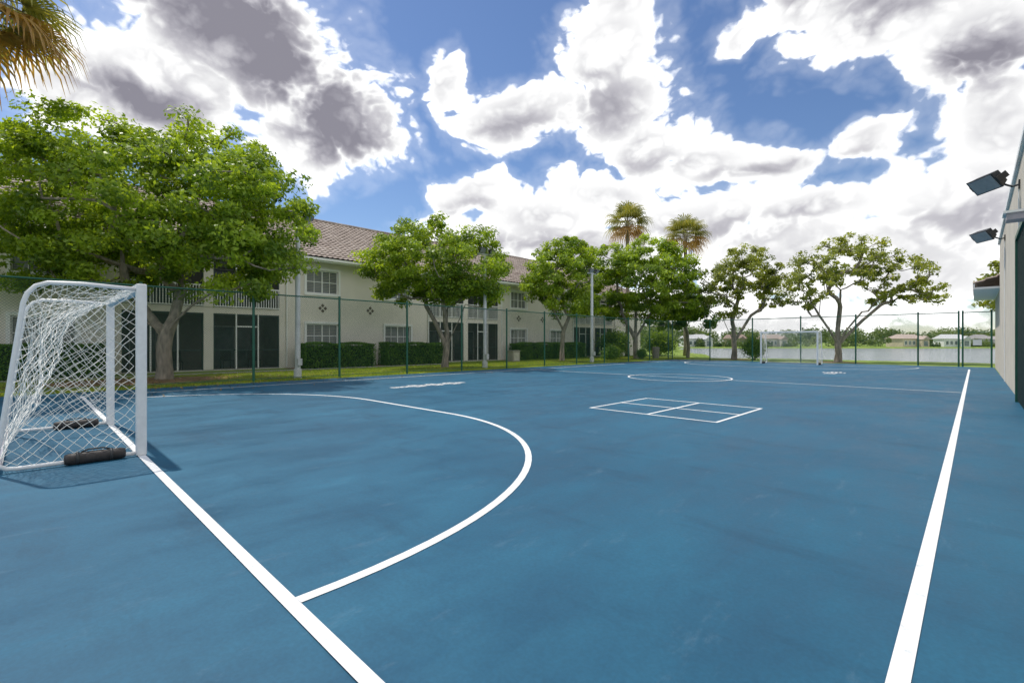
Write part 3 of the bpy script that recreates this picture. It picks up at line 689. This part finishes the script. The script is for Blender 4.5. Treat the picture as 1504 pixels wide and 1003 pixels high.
keep=(((x_+20.6)/2.2)**2+((y_-2.6)/2.9)**2>rng.uniform(.6,1.2,n))&~((x_<-23.15)&(y_<18.3)); x_,y_,cl_=x_[keep],y_[keep],cl_[keep]; n=len(x_)
P=np.empty((n,4,3)); a=rng.uniform(0,6.28,n); hh=rng.uniform(.03,.085,n); ww=.012
b0_=np.stack([x_,y_,np.zeros(n)],1); dx=np.stack([np.cos(a)*ww,np.sin(a)*ww,np.zeros(n)],1); lean=rng.normal(0,.02,(n,3)); lean[:,2]=0
P[:,0]=b0_-dx; P[:,1]=b0_+dx; tip=b0_+lean+np.stack([0*x_,0*x_,hh],1); P[:,2]=tip+dx*.2; P[:,3]=tip-dx*.2
quads('grass_blades',P,M['blade'],.5+.3*cl_+rng.normal(0,.2,n))
# fallen leaves on lawn and along the court edge
n=5200; x_=np.where(rng.uniform(size=n)<.93,rng.normal(-19.6,1.5,n),-17.2+np.abs(rng.normal(0,1.3,n))); y_=np.where(rng.uniform(size=n)<.6,rng.normal(3.2,3.2,n),rng.uniform(-3,34,n))
x_=np.clip(x_,-23.9,-8); leaves_obj('fallen_leaves',np.stack([x_,y_,np.where(x_>-16.95,CT+.014,.05)],1),.085,M['litter'],rng.uniform(0,1,n),None,3,.5)

def palm(name,x,y,h,fr,nf,dry=.2,lean=(0,0),rt=.17):
    top=np.array([x+lean[0],y+lean[1],h]); mb=MB()
    pts=[np.array([x,y,-.1])+ (top-np.array([x,y,-.1]))*t+np.array([lean[0],lean[1],0])*(.3*math.sin(math.pi*t)) for t in np.linspace(0,1,12)]
    mb.tube(pts,[rt*1.5]+[rt*(1+.06*(i%2)) for i in range(11)],M['palmbark'],12)
    Q=[];tn=[]; Qd=[];td=[]
    for i in range(nf):
        az_=i*2.399+rng.normal(0,.2); elv=math.radians(80-125*(i/nf)**.9+rng.normal(0,6))
        isdry=i>nf*(1-dry)
        dv=np.array([math.cos(az_)*math.cos(elv),math.sin(az_)*math.cos(elv),math.sin(elv)])
        pet=fr*.5; c=top+dv*pet; c[2]-=.10*pet
        mb.tube([top-np.array([0,0,.15]),top+dv*pet*.55,c],[.03,.022,.014],M['palmbark'],4,False)
        sd_=np.cross(dv,[0,0,1.]); sd_/=np.linalg.norm(sd_)+1e-6; upv=np.cross(sd_,dv)
        nb=22
        for k in range(nb):
            th=math.radians(-115+230*k/(nb-1)); bl=fr*.62*(.7+.3*math.cos(th))*rng.uniform(.9,1.1)
            bd=dv*math.cos(th)+sd_*math.sin(th); wv=np.cross(bd,upv); wv/=np.linalg.norm(wv)+1e-6
            p0=c; p1=c+bd*bl*.5+upv*.03*fr; p2=c+bd*bl*.80-np.array([0,0,.14*bl]); p3=c+bd*bl*.92-np.array([0,0,.44*bl])
            wd=.040*fr
            segs=[(p0,p1,wd*.35,wd),(p1,p2,wd,wd*.6),(p2,p3,wd*.6,wd*.08)]
            tt=rng.uniform(.2,.9)
            for (a_,b2,w0,w1) in segs:
                q=np.array([a_-wv*w0*.5,a_+wv*w0*.5,b2+wv*w1*.5,b2-wv*w1*.5])
                if isdry: Qd.append(q); td.append(tt)
                else: Q.append(q); tn.append(tt)
    o=mb.obj(name,smooth=True)
    quads('fronds',np.array(Q),M['palmleaf'],np.array(tn),o)
    if Qd: quads('dry_fronds',np.array(Qd),M['palmdry'],np.array(td),o)
palm('fan_palm_tree',-24.2,40.8,13.0,2.4,34,.25); palm('fan_palm_tree',-21.0,46.6,12.2,2.5,34,.3)
palm('fan_palm_tree',-19.7,-1.0,10.9,2.3,40,.3)

# ------------------------------------------------------------ far shore
def house(c,wd,dp,hw,hr,col,rc,yaw=0,name='lakeside_house'):
    E=empty(name); m1=simple('house_wall',col,.9); m2=simple('house_roof',rc,.9)
    c=np.array([c[0],c[1],0.]); ca,sa=math.cos(yaw),math.sin(yaw); U=R*ca+F*sa; V=-R*sa+F*ca
    def P_(a,b_,z): return c+U*a+V*b_+np.array([0,0,z])
    mb=MB(); mb.obox(P_(0,0,hw/2),U*wd/2,V*dp/2,(0,0,hw/2+.1),m1); mb.obox(P_(wd*.28,-dp/2-.8,hw*.45),U*wd*.16,V*.79,(0,0,hw*.45),m1); mb.obj('walls',E)
    mb=MB(); a,b_=wd/2+.4,dp/2+.4
    vs=[P_(-a,-b_,hw),P_(a,-b_,hw),P_(a,b_,hw),P_(-a,b_,hw),P_(-a*.72,0,hw+hr),P_(a*.72,0,hw+hr)]
    mb.add(vs,[(0,1,5,4),(2,3,4,5),(1,2,5),(3,0,4),(3,2,1,0)],m2)
    vs=[P_(wd*.10,-b_-1.6,hw*.92),P_(wd*.46,-b_-1.6,hw*.92),P_(wd*.46,0,hw*.92),P_(wd*.10,0,hw*.92),P_(wd*.28,-b_-1.6,hw+hr*.6),P_(wd*.28,0,hw+hr*.6)]
    mb.add(vs,[(0,4,5,3),(1,2,5,4),(0,1,4)],m2); mb.obj('roof',E)
    mb=MB()
    for q in (-.36,-.18,.0):
        mb.obox(P_(q*wd,-dp/2-.05,hw*.5),U*wd*.05,V*.03,(0,0,hw*.22),M['glass'])
        mb.obox(P_(q*wd,-dp/2-.025,hw*.5),U*wd*.065,V*.02,(0,0,hw*.28),M['trim'])
    mb.obox(P_(wd*.28,-dp/2-1.64,hw*.42),U*wd*.09,V*.03,(0,0,hw*.3),M['glass']); mb.obj('windows',E)
for t,dd,wd,col,rc,yw in ((.385,147,8,(.75,.75,.75),(.55,.55,.55),.2),(.47,153,6,(.45,.36,.28),(.3,.22,.18),-.3),(.545,149,6.5,(.6,.57,.5),(.38,.3,.25),.1),(.83,147,9,(.66,.56,.42),(.5,.40,.34),.25),(.925,149,6.5,(.8,.8,.8),(.6,.6,.6),-.2),(.985,153,6,(.5,.5,.52),(.35,.33,.32),.3)):
    c=F*dd+R*dd*t; house(c,wd,5,2.5,1.4,col,rc,yw)
def mass(name,n,k,tr,dr_,hr_,rad_,ls):
    tt=rng.uniform(*tr,k); dd=rng.uniform(*dr_,k); hz=np.clip(rng.uniform(*hr_,k)+1.6*np.sin(tt*31)*np.sin(tt*13),.5,9)
    cl=F[None]*dd[:,None]+R[None]*(dd*tt)[:,None]; ix=rng.integers(0,k,n); cen=cl[ix].copy()
    v=rng.normal(size=(n,3)); v/=np.linalg.norm(v,axis=1,keepdims=True); q=rng.uniform(0,1,n)**.4
    rr=rng.uniform(*rad_,k)[ix]; cen+=v*(q*rr)[:,None]; cen[:,2]=np.abs(cen[:,2]+hz[ix]*.75)*.95
    leaves_obj(name,cen,ls,M['far'],rng.uniform(0,.9,k)[ix]+rng.normal(0,.15,n),None,.4,.6)
mass('distant_trees',52000,420,(.22,1.35),(158,185),(2.4,6.2),(1.6,3.2),.75)
mass('lakeside_bushes',14000,75,(.30,1.3),(141.5,150),(.5,2.2),(.8,1.9),.5)
n=26000; k=160
tx=rng.uniform(-75,-24,k); ty=rng.uniform(60,110,k); hz=rng.uniform(2,5.5,k); ix=rng.integers(0,k,n)
ok=lake_sd(tx,ty)<-1.5; ix=ix[ok[ix]]; n=len(ix)
v=rng.normal(size=(n,3)); v/=np.linalg.norm(v,axis=1,keepdims=True)
cen=np.stack([tx[ix],ty[ix],hz[ix]*.7],1)+v*rng.uniform(1,2.6,n)[:,None]; cen[:,2]=np.abs(cen[:,2])
leaves_obj('distant_trees',cen,.55,M['far'],rng.uniform(.1,.9,k)[ix]+rng.normal(0,.15,n),None,.4,.6)
